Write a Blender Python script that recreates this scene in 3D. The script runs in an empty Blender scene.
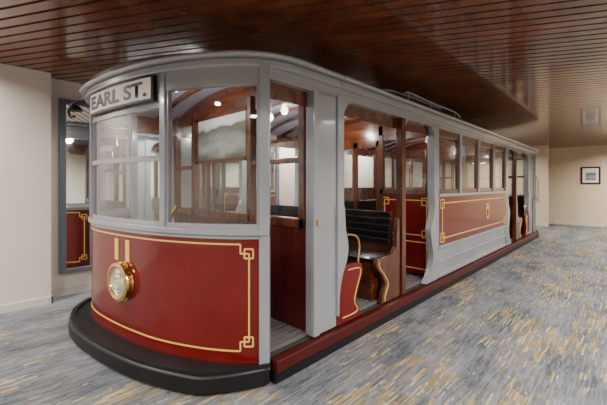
import bpy, math, random
from mathutils import Vector
random.seed(3)
D=bpy.data; C=bpy.context.scene.collection
# ---------------------------------------------------------------- materials
def pbr(name,col,rough=.5,metal=0,coat=0,var=None,scale=(1,1,1),bump=0,spec=.5):
    m=D.materials.new(name); m.use_nodes=True; nt=m.node_tree; b=nt.nodes['Principled BSDF']
    b.inputs['Base Color'].default_value=(*col,1); b.inputs['Roughness'].default_value=rough
    b.inputs['Metallic'].default_value=metal; b.inputs['Coat Weight'].default_value=coat
    b.inputs['Coat Roughness'].default_value=.08; b.inputs['Specular IOR Level'].default_value=spec
    if var:
        g=nt.nodes.new('ShaderNodeNewGeometry'); mp=nt.nodes.new('ShaderNodeMapping'); mp.inputs['Scale'].default_value=scale
        n=nt.nodes.new('ShaderNodeTexNoise'); n.inputs['Scale'].default_value=1; n.inputs['Detail'].default_value=5
        r=nt.nodes.new('ShaderNodeValToRGB'); r.color_ramp.elements[0].color=(*col,1); r.color_ramp.elements[1].color=(*var,1)
        r.color_ramp.elements[0].position=.35; r.color_ramp.elements[1].position=.68
        l=nt.links; l.new(g.outputs['Position'],mp.inputs[0]); l.new(mp.outputs[0],n.inputs['Vector']); l.new(n.outputs[0],r.inputs[0]); l.new(r.outputs[0],b.inputs['Base Color'])
        if bump:
            bu=nt.nodes.new('ShaderNodeBump'); bu.inputs['Strength'].default_value=bump; bu.inputs['Distance'].default_value=.01
            l.new(n.outputs[0],bu.inputs['Height']); l.new(bu.outputs[0],b.inputs['Normal'])
    return m
RED=pbr('red_paint',(.120,.0045,.0035),.3,coat=.45,var=(.145,.0060,.0045),scale=(3,3,3),spec=.25)
RED2=pbr('dark_red_paint',(.058,.005,.004),.4,coat=.2,spec=.3)
GRAY=pbr('grey_paint',(.255,.275,.310),.24,metal=.1,coat=.45,var=(.295,.312,.345),scale=(2,2,2))
GRAY2=pbr('grey_paint_dark',(.11,.13,.16),.4)
GOLD=pbr('gold_lining',(.74,.48,.12),.4,metal=.0)
BRASS=pbr('brass',(.70,.48,.18),.16,metal=1)
BLACK=pbr('black_rubber',(.007,.007,.008),.42,spec=.35)
BLK2=pbr('black_leather',(.007,.008,.011),.25,coat=.3)
WOOD=pbr('mahogany',(.050,.012,.004),.26,coat=.5,var=(.135,.038,.012),scale=(14,14,2.0))
WOODH=pbr('mahogany_horizontal',(.050,.012,.004),.26,coat=.5,var=(.135,.038,.012),scale=(2,14,14))
WALL=pbr('wall_paint',(.68,.62,.56),.8,var=(.70,.64,.58),scale=(2,2,2))
WALL2=pbr('wall_paint_tan',(.66,.54,.38),.8)
SKIRT=pbr('skirting_paint',(.64,.59,.53),.5)
WHITE=pbr('sign_white',(.80,.80,.77),.5)
CEILP=pbr('car_ceiling_paint',(.36,.34,.44),.4)
FLSL=pbr('floor_slat',(.08,.078,.078),.6,var=(.13,.125,.12),scale=(20,3,3))
DARK=pbr('dark_void',(.006,.005,.004),.9)
def glass():
    m=D.materials.new('window_glass'); m.use_nodes=True; nt=m.node_tree; nt.nodes.clear()
    o=nt.nodes.new('ShaderNodeOutputMaterial'); mx=nt.nodes.new('ShaderNodeMixShader'); t=nt.nodes.new('ShaderNodeBsdfTransparent'); g=nt.nodes.new('ShaderNodeBsdfGlossy')
    f=nt.nodes.new('ShaderNodeFresnel'); g.inputs['Roughness'].default_value=.004; t.inputs[0].default_value=(.94,.96,.95,1)
    ge=nt.nodes.new('ShaderNodeNewGeometry'); mr=nt.nodes.new('ShaderNodeMapRange'); mr.inputs['To Min'].default_value=1.5; mr.inputs['To Max'].default_value=1/1.5
    mu=nt.nodes.new('ShaderNodeMath'); mu.operation='MULTIPLY'; mu.inputs[1].default_value=2.0; mu.use_clamp=True
    l=nt.links; l.new(ge.outputs['Backfacing'],mr.inputs['Value']); l.new(mr.outputs[0],f.inputs[0])
    l.new(f.outputs[0],mu.inputs[0]); l.new(mu.outputs[0],mx.inputs[0]); l.new(t.outputs[0],mx.inputs[1]); l.new(g.outputs[0],mx.inputs[2]); l.new(mx.outputs[0],o.inputs[0])
    return m
GLASS=glass()
MIRROR=pbr('mirror_glass',(.75,.77,.77),.03,metal=1)
def emis(name,col,s):
    m=D.materials.new(name); m.use_nodes=True; b=m.node_tree.nodes['Principled BSDF']
    b.inputs['Base Color'].default_value=(*col,1); b.inputs['Emission Color'].default_value=(*col,1); b.inputs['Emission Strength'].default_value=s
    return m
BULB=emis('lamp_bulb',(1,.85,.62),6)
LENS=pbr('headlamp_lens',(.80,.75,.60),.08,metal=.75,coat=1)

def carpet():
    m=D.materials.new('carpet'); m.use_nodes=True; nt=m.node_tree; b=nt.nodes['Principled BSDF']; l=nt.links
    g=nt.nodes.new('ShaderNodeNewGeometry')
    sp=nt.nodes.new('ShaderNodeSeparateXYZ'); l.new(g.outputs['Position'],sp.inputs[0])
    def M(op,a,b_=None,c_=None):
        n=nt.nodes.new('ShaderNodeMath'); n.operation=op
        for i,q in enumerate((a,b_,c_)):
            if q is None: continue
            if isinstance(q,(int,float)): n.inputs[i].default_value=q
            else: l.new(q,n.inputs[i])
        return n.outputs[0]
    def noise(sc,off,det=3,rough=.5):
        mp=nt.nodes.new('ShaderNodeMapping'); mp.inputs['Scale'].default_value=sc; mp.inputs['Location'].default_value=off
        n=nt.nodes.new('ShaderNodeTexNoise'); n.inputs['Scale'].default_value=1; n.inputs['Detail'].default_value=det; n.inputs['Roughness'].default_value=rough
        l.new(g.outputs['Position'],mp.inputs[0]); l.new(mp.outputs[0],n.inputs['Vector']); return n.outputs[0]
    def wn(vx,vy=None,seed=0.):
        c=nt.nodes.new('ShaderNodeCombineXYZ'); l.new(vx,c.inputs[0])
        if vy is not None: l.new(vy,c.inputs[1])
        c.inputs[2].default_value=seed
        w=nt.nodes.new('ShaderNodeTexWhiteNoise'); w.noise_dimensions='3D'; l.new(c.outputs[0],w.inputs['Vector']); return w.outputs['Value']
    def dash(fx,fy,seed):
        # woven dashes: narrow columns along Y, each broken into random-phase lengths
        xc=M('FLOOR',M('MULTIPLY',sp.outputs[0],fx))
        ph=M('MULTIPLY',wn(xc,None,seed),9.0)
        yc=M('FLOOR',M('MULTIPLY_ADD',sp.outputs[1],fy,ph))
        return wn(xc,yc,seed+.5)
    def ramp(src,st,const=True):
        r=nt.nodes.new('ShaderNodeValToRGB'); e=r.color_ramp.elements
        while len(e)<len(st): e.new(.5)
        for i,(p,c) in enumerate(st): e[i].position=p; e[i].color=(*c,1)
        if const: r.color_ramp.interpolation='CONSTANT'
        l.new(src,r.inputs[0]); return r.outputs[0]
    def mix(f,a,c):
        x=nt.nodes.new('ShaderNodeMix'); x.data_type='RGBA'
        l.new(f,x.inputs[0]); l.new(a,x.inputs[6]); l.new(c,x.inputs[7]); return x.outputs[2]
    slow=noise((2.6,1.3,1),(0,0,0),4,.65)
    v=M('ADD',M('MULTIPLY',dash(85,7,1.),.42),M('MULTIPLY_ADD',slow,1.7,-.56))
    base=ramp(v,[(0,(.070,.076,.088)),(.25,(.105,.112,.125)),(.42,(.140,.148,.160)),(.60,(.178,.184,.192)),(.82,(.24,.24,.235))])
    slow2=M('ADD',noise((2.0,1.0,1),(7,3,0),4,.65),M('MULTIPLY',sp.outputs[0],.022))
    gv=M('ADD',M('MULTIPLY',dash(70,4.5,5.),.32),slow2)
    gm=M('GREATER_THAN',gv,.785)
    gc=ramp(dash(85,6,9.),[(0,(.20,.15,.075)),(.4,(.29,.22,.11)),(.75,(.37,.315,.21))])
    c=mix(gm,base,gc)
    l.new(c,b.inputs['Base Color']); b.inputs['Roughness'].default_value=.9; b.inputs['Specular IOR Level'].default_value=.15
    bu=nt.nodes.new('ShaderNodeBump'); bu.inputs['Strength'].default_value=.3; bu.inputs['Distance'].default_value=.004
    l.new(noise((160,160,1),(0,0,0),2),bu.inputs['Height']); l.new(bu.outputs[0],b.inputs['Normal'])
    return m
CARPET=carpet()
# ---------------------------------------------------------------- mesh helpers
def mesh(name,v,f,mat,parent=None,smooth=False):
    me=D.meshes.new(name); me.from_pydata([tuple(p) for p in v],[],f); me.update()
    o=D.objects.new(name,me); C.objects.link(o)
    if isinstance(mat,(list,tuple)):
        for q in mat: me.materials.append(q)
    else: me.materials.append(mat)
    if parent: o.parent=parent
    import bmesh
    bm=bmesh.new(); bm.from_mesh(me); bmesh.ops.recalc_face_normals(bm,faces=bm.faces); bm.to_mesh(me); bm.free()
    if smooth:
        for p in me.polygons: p.use_smooth=True
        me.set_sharp_from_angle(angle=math.radians(38))
    return o
def bev(o,w,seg=2):
    m=o.modifiers.new('bevel','BEVEL'); m.width=w; m.segments=seg; m.limit_method='ANGLE'; return o
def boxes(name,L,mat,parent=None,bevel=0):
    v=[];f=[]
    for (x0,x1,y0,y1,z0,z1) in L:
        n=len(v)
        v+=[(x0,y0,z0),(x1,y0,z0),(x1,y1,z0),(x0,y1,z0),(x0,y0,z1),(x1,y0,z1),(x1,y1,z1),(x0,y1,z1)]
        f+=[tuple(n+i for i in q) for q in ((0,3,2,1),(4,5,6,7),(0,1,5,4),(1,2,6,5),(2,3,7,6),(3,0,4,7))]
    o=mesh(name,v,f,mat,parent)
    if bevel: bev(o,bevel)
    return o
def panes(name,L,parent):
    """single-sheet glass in the mid plane of each thin box"""
    v=[];f=[]
    for (x0,x1,y0,y1,z0,z1) in L:
        n=len(v)
        if abs(x1-x0)<abs(y1-y0): x=(x0+x1)/2; v+=[(x,y0,z0),(x,y1,z0),(x,y1,z1),(x,y0,z1)]
        else: y=(y0+y1)/2; v+=[(x0,y,z0),(x1,y,z0),(x1,y,z1),(x0,y,z1)]
        f.append((n,n+1,n+2,n+3))
    return mesh(name,v,f,GLASS,parent)
def prism(name,pts,x0,x1,mat,parent,bevel=0):
    n=len(pts); v=[(x0,y,z) for y,z in pts]+[(x1,y,z) for y,z in pts]
    f=[tuple(range(n)),tuple(range(2*n-1,n-1,-1))]+[(i,(i+1)%n,n+(i+1)%n,n+i) for i in range(n)]
    o=mesh(name,v,f,mat,parent)
    if bevel: bev(o,bevel)
    return o
def cr(pts,n=8):
    """catmull-rom through points"""
    P=[Vector(p) for p in pts]; P=[P[0]*2-P[1]]+P+[P[-1]*2-P[-2]]; out=[]
    for i in range(1,len(P)-2):
        for k in range(n):
            t=k/n; a,b,c,d=P[i-1:i+3]
            out.append(.5*((2*b)+(c-a)*t+(2*a-5*b+4*c-d)*t*t+(3*b-a-3*c+d)*t**3))
    out.append(P[-2]); return out
def tube(name,pts,r,mat,parent=None,smooth=True):
    cu=D.curves.new(name,'CURVE'); cu.dimensions='3D'; cu.bevel_depth=r; cu.bevel_resolution=3; cu.use_fill_caps=True
    pp=cr(pts) if smooth else [Vector(p) for p in pts]
    s=cu.splines.new('POLY'); s.points.add(len(pp)-1)
    for i,p in enumerate(pp): s.points[i].co=(*p,1)
    o=D.objects.new(name,cu); C.objects.link(o); cu.materials.append(mat)
    if parent: o.parent=parent
    return o
def lathe(name,prof,center,axis,mat,parent,seg=40):
    a=Vector(axis).normalized(); u=a.orthogonal().normalized(); w=a.cross(u); c=Vector(center); v=[];f=[]
    for r,h in prof:
        for k in range(seg):
            t=2*math.pi*k/seg; v.append(c+a*h+(u*math.cos(t)+w*math.sin(t))*max(r,1e-4))
    for i in range(len(prof)-1):
        for k in range(seg):
            f.append((i*seg+k,i*seg+(k+1)%seg,(i+1)*seg+(k+1)%seg,(i+1)*seg+k))
    return mesh(name,v,f,mat,parent,True)
# ---------------------------------------------------------------- room
ZC=2.92; XL=-3.6; XR=6.0; YF=-6.0; YB=14.5
boxes('floor',[(XL-.3,XR+.1,YF-.1,YB+.1,-.1,0)],CARPET)
boxes('wall_left',[(XL-.15,XL,-.78,YB,0,ZC),(XL-.15,-3.35,YF,-.78,0,ZC)],WALL)
boxes('wall_rear',[(XL-.15,XR+.15,YB,YB+.15,0,ZC)],WALL2)
boxes('wall_partition',[(XL,-.22,13.2,13.35,0,ZC)],WALL2)
boxes('wall_right',[(XR,XR+.15,YF,YB,0,ZC)],WALL)
boxes('wall_front',[(XL-.15,XR+.15,YF-.15,YF,0,ZC)],WALL)
boxes('baseboard_left',[(XL,XL+.015,-.765,13.2,0,.09),(-3.35,-3.335,YF,-.765,0,.09),(XL,-3.335,-.78,-.765,0,.09)],SKIRT)
boxes('baseboard_rear',[(-.2,XR,YB-.015,YB,0,.10),(XL,-.22,13.185,13.2,0,.10)],SKIRT)
# ceiling slats
SLATM=pbr('ceiling_timber',(.095,.027,.013),.20,coat=.6,var=(.20,.064,.030),scale=(3.5,3.5,2))
def ceiling(ang):
    v=[];f=[]; pitch=.125; w=.098
    d=Vector((math.cos(ang),math.sin(ang),0)); nrm=Vector((-d.y,d.x,0)); c=Vector((1.2,4.2,0))
    import bmesh
    bm=bmesh.new()
    for i in range(-120,121):
        a=c+nrm*(i*pitch)
        p=[a-d*16+nrm*-w/2,a+d*16+nrm*-w/2,a+d*16+nrm*w/2,a-d*16+nrm*w/2]
        vs=[bm.verts.new((q.x,q.y,ZC)) for q in p]+[bm.verts.new((q.x,q.y,ZC+.03)) for q in p]
        for q in ((0,1,2,3),(4,5,6,7),(0,1,5,4),(1,2,6,5),(2,3,7,6),(3,0,4,7)): bm.faces.new([vs[k] for k in q])
    for co,no in (((XL-.15,0,0),(-1,0,0)),((XR+.15,0,0),(1,0,0)),((0,YF-.15,0),(0,-1,0)),((0,YB+.15,0),(0,1,0))):
        bmesh.ops.bisect_plane(bm,geom=bm.verts[:]+bm.edges[:]+bm.faces[:],plane_co=co,plane_no=no,clear_outer=True)
    bmesh.ops.recalc_face_normals(bm,faces=bm.faces)
    b=[bm.verts.new(q) for q in ((XL-.15,YF-.15,ZC+.031),(XR+.15,YF-.15,ZC+.031),(XR+.15,YB+.15,ZC+.031),(XL-.15,YB+.15,ZC+.031))]
    fc=bm.faces.new(b); fc.material_index=1
    me=D.meshes.new('ceiling'); bm.to_mesh(me); bm.free(); me.materials.append(SLATM); me.materials.append(DARK)
    o=D.objects.new('ceiling',me); C.objects.link(o)
ceiling(math.radians(28))
# ---------------------------------------------------------------- cable car
CAR=D.objects.new('cable_car',None); C.objects.link(CAR)
W=2.70; LEN=9.7
class Bow:
    def __init__(s,pts):
        s.p=[Vector((a,b)) for a,b in [(q.x,q.y) for q in cr([(a,b,0) for a,b in pts],10)]]
        s.L=[0]
        for a,b in zip(s.p,s.p[1:]): s.L.append(s.L[-1]+(b-a).length)
        s.N=[]
        for i in range(len(s.p)):
            t=(s.p[min(i+1,len(s.p)-1)]-s.p[max(i-1,0)]).normalized(); s.N.append(Vector((-t.y,t.x)))
        if s.N[len(s.N)//2].y>0: s.N=[-n for n in s.N]
        s.T=s.L[-1]
    def at(s,u,off=0):
        u=max(-.0,min(s.T,u))
        import bisect
        i=min(len(s.L)-2,max(0,bisect.bisect_right(s.L,u)-1)); t=(u-s.L[i])/(s.L[i+1]-s.L[i])
        return s.p[i].lerp(s.p[i+1],t)+s.N[i].lerp(s.N[i+1],t).normalized()*off
    def sx(s,x):
        for i in range(len(s.p)-1):
            if s.p[i+1].x<=x: 
                t=(s.p[i].x-x)/(s.p[i].x-s.p[i+1].x); return s.L[i]+t*(s.L[i+1]-s.L[i])
        return s.T
B=Bow([(0,0),(-.2,-.19),(-.45,-.35),(-.8,-.50),(-1.15,-.585),(-1.5,-.64),(-1.85,-.665),(-2.15,-.63),(-2.42,-.50),(-2.61,-.28),(-2.7,0)])
BR=Bow([(0,.8),(0,.5),(-.005,.25),(-.04,.06),(-.13,-.09),(-.27,-.215),(-.47,-.345),(-.8,-.495),(-1.15,-.585),(-1.5,-.64),(-1.85,-.665),(-2.15,-.63),(-2.42,-.50),(-2.60,-.28),(-2.68,-.02),(-2.70,.25),(-2.7,.5),(-2.7,.8)])
T=B.T
def fl(p,rear): return (-W-p[0],LEN-p[1]) if rear else (p[0],p[1])
def strip(name,u0,u1,z0,z1,o0,o1,mat,rear=False,par=CAR,step=.04,bevel=0,bow=None):
    bow=bow or B
    n=max(1,int(abs(u1-u0)/step)+1); v=[];f=[]
    g0=o0 if callable(o0) else (lambda u:o0); g1=o1 if callable(o1) else (lambda u:o1)
    for i in range(n+1):
        u=u0+(u1-u0)*i/n; a=fl(bow.at(u,g0(u)),rear); b=fl(bow.at(u,g1(u)),rear)
        v+=[(*a,z0),(*b,z0),(*b,z1),(*a,z1)]
    for i in range(n):
        k=4*i
        for j in range(4): f.append((k+j,k+(j+1)%4,k+4+(j+1)%4,k+4+j))
    f+=[(0,1,2,3),(4*n,4*n+1,4*n+2,4*n+3)]
    o=mesh(name,v,f,mat,par,True)
    if bevel: bev(o,bevel)
    return o
def bowpane(name,u0,u1,z0,z1,off,rear):
    n=16; v=[];f=[]
    for i in range(n+1):
        a=fl(B.at(u0+(u1-u0)*i/n,off),rear); v+=[(*a,z0),(*a,z1)]
    for i in range(n): f.append((2*i,2*i+2,2*i+3,2*i+1))
    o=mesh(name,v,f,GLASS,CAR)
    for p in o.data.polygons: p.use_smooth=True
ZF=.22; ZS=1.15; ZW=2.27; ZR=2.37
uA=B.sx(-.74); uB=B.sx(-2.03)
for rear in (False,True):
    R='_rear' if rear else '_front'
    strip('dash_panel'+R,.05,T-.05,.15,ZS-.02,-.03,0,RED,rear)
    strip('dash_foot_band'+R,.0,T,.12,.17,-.04,.012,RED2,rear)
    strip('bumper'+R,.0,T,.015,.15,lambda u:-.12,lambda u:.03+.17*min(1,min(u,T-u)/.45),BLACK,rear,bevel=.02)
    strip('bumper_lip'+R,.0,T,.15,.175,lambda u:.04+.10*min(1,min(u,T-u)/.45),lambda u:.015+.17*min(1,min(u,T-u)/.45),BLACK,rear,bevel=.008)
    strip('window_sill'+R,0,T,ZS-.03,ZS+.02,-.05,.035,GRAY,rear,bevel=.008)
    strip('window_sill_lower_bead'+R,0,T,ZS-.055,ZS-.03,-.03,.015,GRAY,rear)
    strip('window_bottom_rail'+R,0,T,ZS+.02,ZS+.055,-.035,.008,GRAY,rear)
    strip('window_header'+R,0,T,ZW-.02,ZR+.03,-.05,.01,GRAY,rear)
    for i,(u,w) in enumerate(((.04,.08),(uA,.055),(uB,.055),(T-.04,.08))):
        strip('window_pillar%s_%d'%(R,i),u-w/2,u+w/2,(.12 if w>.07 else ZS),ZR+.02,-.06,.022,GRAY,rear,bevel=.006)
    for i,(a,b) in enumerate(((.08,uA-.0275),(uA+.0275,uB-.0275),(uB+.0275,T-.08))):
        bowpane('window_pane%s_%d'%(R,i),a,b,ZS+.05,ZW-.02,-.012,rear)
        strip('window_stile%s_%da'%(R,i),a,a+.018,ZS+.05,ZW-.02,-.03,.004,GRAY,rear)
        strip('window_stile%s_%db'%(R,i),b-.018,b,ZS+.05,ZW-.02,-.03,.004,GRAY,rear)
    a,b=uA+.03,uB-.03
    strip('sash_meeting_rail'+R,a,b,1.695,1.74,-.035,.012,GRAY,rear)
    strip('sash_top_rail'+R,a,b,2.12,2.16,-.035,.008,GRAY,rear)
    # gold lining
    g=.004; lw=.012
    def hl(u0,u1,z,n='gold_line'): strip(n+R,u0,u1,z-lw/2,z+lw/2,0,g,GOLD,rear)
    def vl(u,z0,z1,n='gold_line'): strip(n+R,u-lw/2,u+lw/2,z0,z1,0,g,GOLD,rear)
    for sgn in (0,1):
        X=(lambda u:u) if sgn==0 else (lambda u:T-u)
        zt,zb=1.055,.255
        vl(X(.155),zb+.07,zt-.07)
        hl(X(.155),X(.22),zt-.07); hl(X(.155),X(.22),zb+.07)
        vl(X(.22),zt-.07,zt+.0); vl(X(.22),zb,zb+.07)
        for z0,z1 in ((zt-.105,zt-.035),(zb+.035,zb+.105)):
            hl(X(.125),X(.19),z0); hl(X(.125),X(.19),z1); vl(X(.125),z0,z1); vl(X(.19),z0,z1)
    hl(.22,T-.22,zt); hl(.22,T-.22,zb)
    # number 11
    for uc in (B.sx(-1.20),B.sx(-1.38)):
        strip('fleet_number'+R,uc-.03,uc+.03,.83,1.02,0,.005,GOLD,rear)
    # headlamp
    uh=B.sx(-1.27); p=B.at(uh); q=B.at(uh,1); n3=Vector((q.x-p.x,q.y-p.y,0)); pc=fl(p,rear)
    if rear: n3=-n3
    lathe('headlamp'+R,[(0,-.02),(.165,-.02),(.178,.005),(.175,.02),(.160,.024),(.160,.036),(.172,.044),(.168,.058),(.142,.066),(.122,.058),(.118,.045)],(*pc,.655),n3,BRASS,CAR)
    lathe('headlamp_lens'+R,[(.122,.050),(.110,.056),(.100,.050),(.085,.060),(.073,.054),(.05,.063),(.038,.058),(0,.066)],(*pc,.655),n3,LENS,CAR)
    # destination box
    s0,s1=B.sx(-.82),B.sx(-1.82)
    strip('destination_board_frame'+R,s0-.025,s1+.025,2.17,2.38,.0,.05,BLACK,rear,bevel=.004)
    strip('destination_board'+R,s0,s1,2.19,2.36,.05,.056,WHITE,rear)
    cu=D.curves.new('t','FONT'); cu.body='EARL ST.'; cu.size=1; cu.offset=.03; to=D.objects.new('t',cu); C.objects.link(to)
    bpy.context.view_layer.update(); dg=bpy.context.evaluated_depsgraph_get()
    me=D.meshes.new_from_object(to.evaluated_get(dg)); D.objects.remove(to)
    xs=[v.co.x for v in me.vertices]; ys=[v.co.y for v in me.vertices]; x0,x1,y0,y1=min(xs),max(xs),min(ys),max(ys)
    L=(s1-s0)-.08
    for v in me.vertices:
        u=s1-.04-(v.co.x-x0)/(x1-x0)*L; z=2.212+(v.co.y-y0)/(y1-y0)*.126; pt=fl(B.at(u,.060),rear); v.co=(pt[0],pt[1],z)
    me.name='destination_text'; me.materials.clear(); me.materials.append(BLACK)
    o=D.objects.new('destination_text'+R,me); C.objects.link(o); o.parent=CAR
# roof
def roof_loft(name,off,z,c,mat,bow):
    N=34; v=[];f=[]; M=16; TT=bow.T
    sts=[]
    for i in range(N+1):
        u=TT/2*(1-i/N); sts.append((bow.at(u,off),bow.at(TT-u,off)))
    st=[(Vector(a),Vector(b)) for a,b in sts]
    full=st+[(Vector((off,y)),Vector((-W-off,y))) for y in (1.6,2.5,4,5.5,7,8.2)]
    full+=[(Vector(fl(b,True)),Vector(fl(a,True))) for a,b in reversed(st)]
    for a,b in full:
        w=(a-b).length/(W+2*off)
        for j in range(M+1):
            t=j/M; p=a.lerp(b,t); v.append((p.x,p.y,z+c*(1-(2*t-1)**2)*w**1.0))
    for i in range(len(full)-1):
        for j in range(M):
            k=i*(M+1)+j; f.append((k,k+1,k+M+2,k+M+1))
    return mesh(name,v,f,mat,CAR,True)
roof_loft('roof_deck',.10,2.475,.20,GRAY,BR)
roof_loft('roof_lining',-.02,2.37,.24,CEILP,B)
for rear in (False,True):
    R='_rear' if rear else '_front'
    strip('roof_fascia'+R,0,BR.T,2.385,2.445,-.05,.065,GRAY,rear,bevel=.012,bow=BR)
    strip('roof_gutter_bead'+R,0,BR.T,2.445,2.485,-.05,.11,GRAY,rear,bevel=.016,bow=BR)
boxes('roof_fascia_side',[(-.03,.065,.8,LEN-.8,2.385,2.445),(-W-.065,-W+.03,.8,LEN-.8,2.385,2.445)],GRAY,CAR,.012)
boxes('roof_gutter_bead_side',[(-.03,.11,.8,LEN-.8,2.445,2.485),(-W-.11,-W+.03,.8,LEN-.8,2.445,2.485)],GRAY,CAR,.016)
# ribs (carlines)
v=[];f=[]
for k in range(26):
    y=.25+k*.37
    for j in range(13):
        t=j/12; x=-.02-(W-.04)*t; z=2.365+.24*(1-(2*t-1)**2)
        v+=[(x,y-.02,z),(x,y+.02,z),(x,y+.02,z-.045),(x,y-.02,z-.045)]
    b=k*52
    for j in range(12):
        a=b+4*j
        for q in range(4): f.append((a+q,a+(q+1)%4,a+4+(q+1)%4,a+4+q))
mesh('roof_carlines',v,f,WOODH,CAR)
# roof hand rail
tube('roof_rail',[(-.05,2.2,2.62),(-.06,2.35,2.66),(-.08,3.0,2.66),(-.08,3.9,2.66),(-.06,4.1,2.60)],.014,GRAY,CAR)
tube('roof_rail_inner',[(-.35,2.2,2.72),(-.33,2.5,2.75),(-.3,3.9,2.75)],.014,GRAY,CAR)
for y in (2.35,3.0,3.9): tube('roof_rail_stanchion',[(-.08,y,2.48),(-.07,y,2.66)],.011,GRAY,CAR,False)
tube('roof_rail_crossbar',[(-.06,3.0,2.66),(-.33,2.7,2.75)],.011,GRAY,CAR,False)
# underframe, floor
boxes('underframe',[(-W+.12,-.12,-.05,LEN+.05,0.0,.17)],BLACK,CAR)
boxes('running_board',[(-.06,.055,.03,LEN-.03,.09,.185),(-W-.055,-W+.06,.03,LEN-.03,.09,.185)],RED2,CAR,.008)
boxes('running_board_shadow_rail',[(-.06,.03,.03,LEN-.03,.0,.09),(-W-.03,-W+.06,.03,LEN-.03,.0,.09)],BLACK,CAR)
v=[(*B.at(T*i/30,-.03),ZF-.03) for i in range(31)]+[(*fl(B.at(T*i/30,-.03),True),ZF-.03) for i in range(31)]
mesh('car_floor',v,[tuple(range(62))],pbr('car_floor_dark',(.03,.028,.027),.7),CAR)
L=[]
for a,b in ((.0,2.9),(7.3,9.7)):
    x=-.08
    while x>-2.6:
        L.append((x-.035,x,a,b,ZF-.03,ZF)); x-=.062
x=-.3
while x>-2.4:
    L.append((x-.035,x,-.2,0,ZF-.03,ZF)); x-=.062
boxes('floor_slats',L,FLSL,CAR)
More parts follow.
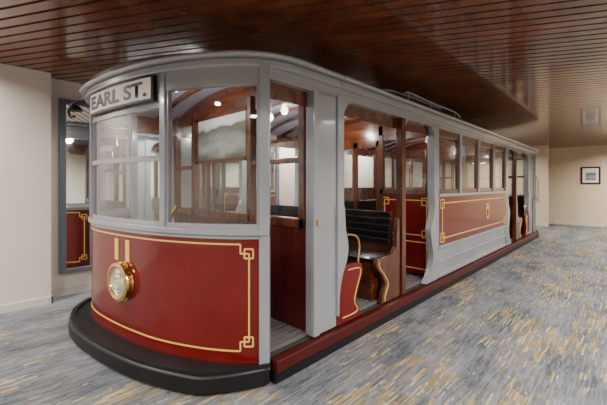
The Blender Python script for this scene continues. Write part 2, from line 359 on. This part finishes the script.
# header beams
for sx,nm in ((0,'near'),(1,'far')):
    m=(lambda a,b:(a,b)) if sx==0 else (lambda a,b:(-W-b,-W-a))
    def S(x0,x1,y0,y1,z0,z1):
        a,b=m(x0,x1); return (a,b,y0,y1,z0,z1)
    boxes('side_header_'+nm,[S(-.07,.0,0,LEN,2.30,2.39)],GRAY,CAR,.004)
    boxes('side_header_inner_'+nm,[S(-.10,-.07,0,LEN,2.18,2.39)],WOODH,CAR,.004)
    for rear in (0,1):
        Y=(lambda y:y) if not rear else (lambda y:LEN-y)
        def SY(x0,x1,y0,y1,z0,z1):
            a,b=sorted((Y(y0),Y(y1))); return S(x0,x1,a,b,z0,z1)
        tag='%s_%d'%(nm,rear)
        boxes('bulkhead_post_'+tag,[SY(-.09,.015,.48,.56,.2,2.32),SY(-.06,.0,.56,.80,.2,2.32),SY(-.09,.02,.80,.895,.95,2.32)],GRAY,CAR,.008)
        boxes('bulkhead_post_latch_'+tag,[SY(.015,.03,.51,.54,1.15,1.2)],BRASS,CAR)
        def PR(name,pts,x0,x1,mat,bv=0):
            a,b=m(x0,x1); pp=[(Y(y),z) for y,z in pts]; return prism(name,pp,a,b,mat,CAR,bv)
        # curved post foot
        foot=cr([(.895,1.3,0),(.91,1.1,0),(.95,.93,0),(.93,.8,0),(.86,.66,0),(.82,.5,0),(.81,.3,0)],6)
        PR('post_foot_'+tag,[(.79,1.3)]+[(p.x,p.y) for p in foot]+[(.79,.3)],-.07,.025,GRAY)
        br=cr([(.895,2.12,0),(.915,2.2,0),(.975,2.27,0),(1.045,2.30,0)],5)
        PR('post_bracket_'+tag,[(.885,2.31)]+[(.885,2.12)]+[(p.x,p.y) for p in br],-.05,.01,GRAY)
        # bench end A
        e=cr([(1.19,.72,0),(1.22,.64,0),(1.15,.50,0),(1.11,.37,0),(1.17,.25,0),(1.21,.2,0)],6)
        PR('bench_end_red_'+tag,[(.80,.2),(.80,.74),(1.0,.74)]+[(p.x,p.y) for p in e],-.05,.005,RED,.005)
        gx=.008 if sx==0 else -W-.008
        tube('bench_end_gold_'+tag,[(gx,Y(.97),.69),(gx,Y(1.15),.68),(gx,Y(1.17),.62),(gx,Y(1.11),.49),(gx,Y(1.07),.37),(gx,Y(1.12),.28),(gx,Y(1.06),.255),(gx,Y(.88),.255)],.006,GOLD,CAR)
        hx=-.02 if sx==0 else -W+.02
        tube('bench_handle_'+tag,[(hx,Y(.90),1.0),(hx,Y(1.02),1.02),(hx,Y(1.15),.98),(hx,Y(1.19),.88),(hx,Y(1.17),.78),(hx,Y(1.17),.70)],.013,BRASS,CAR)
        # bench B end (S scroll) + wood post
        e=cr([(1.52,.70,0),(1.50,.62,0),(1.60,.52,0),(1.68,.40,0),(1.62,.28,0),(1.60,.2,0)],6)
        PR('bench_end_scroll_'+tag,[(2.0,.2),(2.0,1.1),(1.96,1.12),(1.92,.78)]+[(1.85,.72)]+[(p.x,p.y) for p in e],-.06,-.01,WOOD,.004)
        gx=-.006 if sx==0 else -W+.006
        tube('bench_scroll_gold_'+tag,[(gx,Y(1.54),.67),(gx,Y(1.56),.60),(gx,Y(1.66),.50),(gx,Y(1.73),.40),(gx,Y(1.67),.28),(gx,Y(1.66),.22)],.007,GOLD,CAR)
        boxes('timber_post_'+tag,[SY(-.085,.0,2.05,2.14,.2,2.3)],WOOD,CAR,.006)
        br=cr([(2.14,2.1,0),(2.15,2.2,0),(2.21,2.28,0),(2.29,2.30,0)],5)
        PR('timber_bracket_'+tag,[(2.13,2.31),(2.13,2.1)]+[(p.x,p.y) for p in br],-.05,-.01,GRAY)
        boxes('saloon_post_'+tag,[SY(-.09,.015,2.93,3.08,.2,2.32)],GRAY,CAR,.008)
        foot=cr([(2.95,1.35,0),(2.90,1.1,0),(2.80,.9,0),(2.84,.7,0),(2.88,.5,0),(2.78,.3,0),(2.66,.2,0)],6)
        PR('saloon_post_foot_'+tag,[(3.0,1.35)]+[(p.x,p.y) for p in foot]+[(3.0,.2)],-.06,.02,GRAY)
        br=cr([(2.94,2.1,0),(2.93,2.2,0),(2.86,2.28,0),(2.76,2.30,0)],5)
        PR('saloon_bracket_'+tag,[(2.95,2.31),(2.95,2.1)]+[(p.x,p.y) for p in br],-.05,.0,GRAY)
    # saloon side y 3.08 .. 6.62
    ya,yb=3.05,6.65
    prof=[(-.05,.2),(-.01,.2),(-.005,.35),(.0,.62),(-.05,.62)]
    v=[];
    for y in (ya,yb):
        for x,z in prof: v.append(((x if sx==0 else -W-x),y,z))
    n=5; mesh('saloon_skirt_'+nm,v,[tuple(range(n)),tuple(range(2*n-1,n-1,-1))]+[(i,(i+1)%n,n+(i+1)%n,n+i) for i in range(n)],GRAY,CAR)
    boxes('saloon_skirt_rails_'+nm,[S(-.02,.03,ya,yb,.60,.65),S(-.02,.012,ya,yb,.40,.43),S(-.02,.02,ya,yb,.20,.24)],GRAY,CAR,.006)
    boxes('saloon_panel_'+nm,[S(-.05,.01,ya,yb,.64,1.33)],RED,CAR)
    boxes('saloon_window_sill_'+nm,[S(-.08,.035,ya,yb,1.33,1.38)],GRAY,CAR,.008)
    G=[]; lw=.008
    def rect(y0,y1,z0,z1):
        for z in (z0,z1): G.append(S(.01,.014,y0,y1,z-lw,z+lw))
        for y in (y0,y1): G.append(S(.01,.014,y-lw,y+lw,z0,z1))
    rect(3.2,6.5,.74,1.24)
    for y in (3.14,6.44):
        for z in (.69,1.17): rect(y,y+.12,z,z+.12)
    boxes('saloon_gold_'+nm,G,GOLD,CAR)
    # crest: shield with crown bar
    sh=[(-.10,1.10),(.10,1.10),(.10,.98),(.07,.90),(0,.85),(-.07,.90),(-.10,.98)]
    a,b=m(.011,.016); prism('saloon_crest_'+nm,[(5.3+p,z) for p,z in sh],a,b,GOLD,CAR)
    a,b=m(.011,.019); prism('saloon_crest_field_'+nm,[(5.3+p*.55,.985+(z-.985)*.6) for p,z in sh],a,b,RED2,CAR)
    a,b=m(.011,.016); prism('saloon_crest_crown_'+nm,[(5.21,1.12),(5.39,1.12),(5.41,1.17),(5.35,1.145),(5.3,1.18),(5.25,1.145),(5.19,1.17)],a,b,GOLD,CAR)
    G=[];F2=[];P=[]
    nwin=4; pw=(yb-ya)/nwin
    for i in range(nwin+1):
        yc=ya+pw*i; G.append(S(-.07,.01,max(ya,yc-.045),min(yb,yc+.045),1.38,2.32))
    for i in range(nwin):
        y0=ya+pw*i+.045; y1=ya+pw*(i+1)-.045
        F2+= [S(-.05,-.01,y0,y0+.05,1.38,2.30),S(-.05,-.01,y1-.05,y1,1.38,2.30),S(-.05,-.01,y0+.05,y1-.05,1.38,1.44),S(-.05,-.01,y0+.05,y1-.05,2.20,2.30)]
        P.append(S(-.032,-.03,y0+.05,y1-.05,1.44,2.20))
    boxes('saloon_window_pillars_'+nm,G,GRAY,CAR,.006)
    boxes('saloon_window_frames_'+nm,F2,WOOD,CAR,.004)
    panes('saloon_window_panes_'+nm,P,CAR)
    boxes('saloon_inner_lining_'+nm,[S(-.09,-.05,ya,yb,.22,1.38)],WOOD,CAR)
    # saloon bench
    Ls=[S(-.55,-.10,3.15,6.55,.22,.60)]; boxes('saloon_bench_base_'+nm,Ls,WOOD,CAR,.006)
    boxes('saloon_bench_seat_'+nm,[S(-.58,-.10,3.15,6.55,.60,.66),S(-.16,-.10,3.15,6.55,.75,1.15)],BLK2,CAR,.02)
# transverse bulkheads
def arch(name,y,t,z0,mat):
    pts=[(-.03,z0)]+[(-.03-(W-.06)*j/16,2.36+.24*(1-(2*j/16-1)**2)) for j in range(17)]+[(-W+.03,z0)]
    n=len(pts); v=[(x,y,z) for x,z in pts]+[(x,y+t,z) for x,z in pts]
    f=[tuple(range(n)),tuple(range(2*n-1,n-1,-1))]+[(i,(i+1)%n,n+(i+1)%n,n+i) for i in range(n)]
    mesh(name,v,f,mat,CAR)
for rear in (0,1):
    Y=(lambda y:y) if not rear else (lambda y:LEN-y)
    def SY(x0,x1,y0,y1,z0,z1):
        a,b=sorted((Y(y0),Y(y1))); return (x0,x1,a,b,z0,z1)
    tg='_%d'%rear
    # platform bulkhead
    L=[]; x=-.10
    while x>-2.6:
        L.append(SY(x-.075,x,.485,.51,.22,1.12)); x-=.08
    boxes('platform_bulkhead_boards'+tg,L,RED2,CAR,.006)
    boxes('platform_bulkhead_backing'+tg,[SY(-2.6,-.1,.50,.53,.22,1.12)],RED2,CAR)
    xs=[(-.17,-.10),(-.93,-.86),(-2.10,-2.03),(-2.60,-2.53)]
    L=[SY(a,b,.47,.55,1.12,2.42) for a,b in xs]+[SY(-2.6,-.1,.47,.56,1.12,1.2),SY(-.93,-.1,.48,.54,1.70,1.75),SY(-2.53,-2.10,.48,.54,1.70,1.75)]
    boxes('platform_bulkhead_frame'+tg,L,WOOD,CAR,.006)
    arch('platform_bulkhead_arch'+tg,Y(.53)-(.02),.04,2.28,WOODH)
    panes('platform_bulkhead_panes'+tg,[SY(-.86,-.17,.51,.513,1.2,2.28),SY(-2.53,-2.10,.51,.513,1.2,2.28),SY(-2.03,-.93,.51,.513,1.2,1.8)],CAR)
    # saloon bulkhead
    y0=3.0
    boxes('saloon_bulkhead_lower'+tg,[SY(-.88,-.05,y0,y0+.04,.22,1.36),SY(-2.65,-1.82,y0,y0+.04,.22,1.36)],RED,CAR)
    G=[]; lw=.007; yy=y0-.004
    def rect(x0,x1,z0,z1):
        for z in (z0,z1): G.append(SY(x0,x1,yy,y0,z-lw,z+lw))
        for x in (x0,x1): G.append(SY(x-lw,x+lw,yy,y0,z0,z1))
    for a,b in ((-.80,-.13),(-2.57,-1.90)):
        rect(a,b,.78,1.28); rect(a,b,.30,.68)
        for x in (a-.03,b-.07):
            for z in (.75,1.21): rect(x,x+.10,z,z+.10)
    boxes('saloon_bulkhead_gold'+tg,G,GOLD,CAR)
    L=[]
    for a,b in ((-.13,-.05),(-.90,-.82),(-1.88,-1.80),(-2.65,-2.57)): L.append(SY(a,b,y0-.02,y0+.05,1.36,2.42))
    L+=[SY(-.88,-.82,y0-.02,y0+.05,.22,1.36),SY(-1.88,-1.82,y0-.02,y0+.05,.22,1.36)]
    for a,b in ((-.88,-.05),(-2.65,-1.82)): L+=[SY(a,b,y0-.02,y0+.05,1.36,1.44),SY(a,b,y0-.01,y0+.04,2.18,2.3)]
    boxes('saloon_bulkhead_frame'+tg,L,WOOD,CAR,.005)
    # sliding doors
    boxes('saloon_door'+tg,[SY(-1.82,-.88,y0,y0+.03,.22,1.05),SY(-1.82,-1.74,y0,y0+.03,1.05,2.2),SY(-.96,-.88,y0,y0+.03,1.05,2.2),SY(-1.39,-1.31,y0,y0+.03,1.05,2.2),SY(-1.82,-.88,y0,y0+.03,2.1,2.28)],WOOD,CAR,.005)
    panes('saloon_bulkhead_panes'+tg,[SY(-.82,-.13,y0+.015,y0+.018,1.44,2.18),SY(-2.57,-1.88,y0+.015,y0+.018,1.44,2.18),SY(-1.74,-.96,y0+.015,y0+.018,1.05,2.1)],CAR)
    arch('saloon_bulkhead_arch'+tg,Y(y0)-.02,.04,2.27,WOODH)
    # benches across the car
    def bench(nm,yb,yf,zt):
        s=1 if yf>yb else -1
        L=[];n=6
        for i in range(n):
            a=yb+(yf-yb)*i/n; b=a+s*(abs(yf-yb)/n-.012); a,b=sorted((a,b)); L.append(SY(-W+.10,-.10,a,b,.66,.70))
        for i in range(5):
            z=.80+i*.078; d=yb-s*.0-s*.01*i
            L.append(SY(-W+.10,-.10,min(d,d+s*.03),max(d,d+s*.03),z,z+.068))
        boxes('bench_slats_'+nm,L,BLK2,CAR,.01)
        a,b=sorted((yb,yf-s*.06)); boxes('bench_base_'+nm,[SY(-W+.12,-.12,a,b,.22,.66)],WOODH,CAR)
        a,b=sorted((yb-s*.05,yb-s*.02)); boxes('bench_back_frame_'+nm,[SY(-W+.1,-.1,a,b,.6,1.17)],WOODH,CAR)
    bench('a'+tg,.64,1.12,1.17); bench('b'+tg,1.95,1.50,1.17)
# scenic photo panel in platform bulkhead
def scene_mat():
    m=D.materials.new('landscape_photo'); m.use_nodes=True; nt=m.node_tree; b=nt.nodes['Principled BSDF']; l=nt.links
    t=nt.nodes.new('ShaderNodeTexCoord'); s=nt.nodes.new('ShaderNodeSeparateXYZ'); l.new(t.outputs['Generated'],s.inputs[0])
    n=nt.nodes.new('ShaderNodeTexNoise'); n.inputs['Scale'].default_value=3; n.inputs['Detail'].default_value=8; l.new(t.outputs['Generated'],n.inputs['Vector'])
    a=nt.nodes.new('ShaderNodeMath'); a.operation='MULTIPLY_ADD'; a.inputs[1].default_value=.7; l.new(n.outputs[0],a.inputs[0]); l.new(s.outputs[2],a.inputs[2])
    r=nt.nodes.new('ShaderNodeValToRGB'); e=r.color_ramp.elements; e[0].position=.3; e[0].color=(.10,.10,.07,1); e[1].position=1.0; e[1].color=(.62,.64,.62,1)
    x=e.new(.5); x.color=(.35,.37,.36,1); x=e.new(.65); x.color=(.22,.24,.2,1); x=e.new(.85); x.color=(.10,.12,.10,1); x=e.new(.92); x.color=(.5,.52,.5,1)
    mu=nt.nodes.new('ShaderNodeMath'); mu.operation='MULTIPLY'; mu.inputs[1].default_value=.8
    l.new(a.outputs[0],mu.inputs[0]); l.new(mu.outputs[0],r.inputs[0]); l.new(r.outputs[0],b.inputs['Base Color']); b.inputs['Roughness'].default_value=.35
    return m
SC=scene_mat()
boxes('scenic_photo_panel',[(-1.98,-.98,.505,.512,1.80,2.30)],SC,CAR)
boxes('scenic_photo_frame',[(-2.03,-.93,.495,.515,2.29,2.33),(-2.03,-.93,.495,.515,1.76,1.80),(-2.03,-1.98,.495,.515,1.76,2.33),(-.98,-.93,.495,.515,1.76,2.33)],WOODH,CAR)
# motorman controls on platform
boxes('driver_pedestal',[(-1.5,-1.2,-.35,-.1,.22,.95)],GRAY2,CAR,.02)
tube('driver_lever',[(-1.3,-.22,.9),(-1.25,-.2,1.15),(-1.2,-.15,1.3)],.018,BRASS,CAR)
# gong under the roof corner
tube('gong_bracket',[(-2.30,-.60,2.42),(-2.42,-.72,2.40),(-2.50,-.76,2.32),(-2.44,-.76,2.24),(-2.36,-.74,2.24)],.014,BLACK,CAR)
lathe('gong',[(0,.0),(.03,0),(.06,-.03),(.075,-.06),(.07,-.06),(.0,-.04)],(-2.42,-.72,2.37),(0,0,1),BLACK,CAR)
# interior lamps
def lamp(x,y,z,e,col=(1,.82,.6)):
    lathe('lamp_globe',[(0,.0),(.03,0),(.03,-.03),(.045,-.05),(.05,-.08),(.035,-.115),(0,-.125)],(x,y,z),(0,0,1),BULB,CAR,20)
    li=D.lights.new('car_lamp','POINT'); li.energy=e; li.color=col; li.shadow_soft_size=.06; o=D.objects.new('car_lamp_light',li); C.objects.link(o); o.location=(x,y,z-.2); o.parent=CAR
for y,e in ((-.1,20),(1.4,24),(2.5,20),(4.2,28),(5.8,28),(8.2,22)): lamp(-1.35,y,2.56,e,(1,.92,.85))
# ---------------------------------------------------------------- other things
MR=D.objects.new('wall_mirror',None); C.objects.link(MR)
boxes('mirror_sheet',[(XL+.02,XL+.03,-.60,3.2,.36,2.60)],MIRROR,MR)
boxes('mirror_frame',[(XL,XL+.06,-.66,-.58,.30,2.66),(XL,XL+.06,3.2,3.28,.30,2.66),(XL,XL+.06,-.58,3.2,.30,.36),(XL,XL+.06,-.58,3.2,2.60,2.66)],GRAY2,MR,.006)
PF=D.objects.new('framed_picture',None); C.objects.link(PF)
boxes('picture_frame',[(.60,1.15,YB-.03,YB,1.54,1.59),(.60,1.15,YB-.03,YB,2.11,2.16),(.60,.65,YB-.03,YB,1.59,2.11),(1.10,1.15,YB-.03,YB,1.59,2.11)],RED2,PF)
boxes('picture_mount',[(.65,1.10,YB-.02,YB,1.59,2.11)],WHITE,PF)
boxes('picture_print',[(.73,1.02,YB-.024,YB-.02,1.68,2.02)],SC,PF)
tube('wall_handrail',[(-.55,13.19,1.0),(-.55,13.1,1.02),(-.55,13.1,1.5),(-.55,13.1,1.78),(-.55,13.19,1.8)],.02,BRASS)
# added fill lights in invented ceiling fittings, mostly out of view
def down(x,y,e,col=(1,.945,.87),size=.30,spread=160,rr=1):
    f=lathe('added_fill_fitting',[(.12*rr,.0),(.14*rr,0),(.14*rr,-.012),(.10*rr,-.012),(.095*rr,.0)],(x,y,ZC),(0,0,1),WHITE,None,24)
    li=D.lights.new('added_fill','AREA'); li.shape='DISK'; li.size=size; li.energy=e*1.58; li.color=col; li.spread=math.radians(spread)
    o=D.objects.new('added_fill_lamp',li); C.objects.link(o); o.location=(x,y,ZC-.02); o.parent=f
for x,y,e in ((2.6,-3.6,85),(.2,-3.6,90),(-2.0,-3.4,85),(-2.9,-2.0,30),(2.9,-.6,85),(2.9,1.8,80),(2.9,4.2,75),(2.9,6.6,75),(2.9,9,75),(2.7,11.4,75),(2.3,13.2,75),(4.9,0,60),(4.9,4.5,60),(4.9,9,60),(-3.15,1.0,45),(-3.15,3.6,45),(-3.15,6.5,45),(-1.3,11.5,50)):
    down(x,y,e)
w=D.worlds.new('world'); bpy.context.scene.world=w; w.use_nodes=True; w.node_tree.nodes['Background'].inputs[0].default_value=(.5,.5,.5,1); w.node_tree.nodes['Background'].inputs[1].default_value=.3
# ---------------------------------------------------------------- camera
cam=D.cameras.new('camera'); co=D.objects.new('camera',cam); C.objects.link(co)
cam.sensor_width=36; cam.lens=340/607*36; cam.shift_y=-17.5/607
co.location=(1.953,-1.659,1.5); co.rotation_euler=(math.radians(90),0,math.radians(44))
cam.clip_start=.05
bpy.context.scene.camera=co
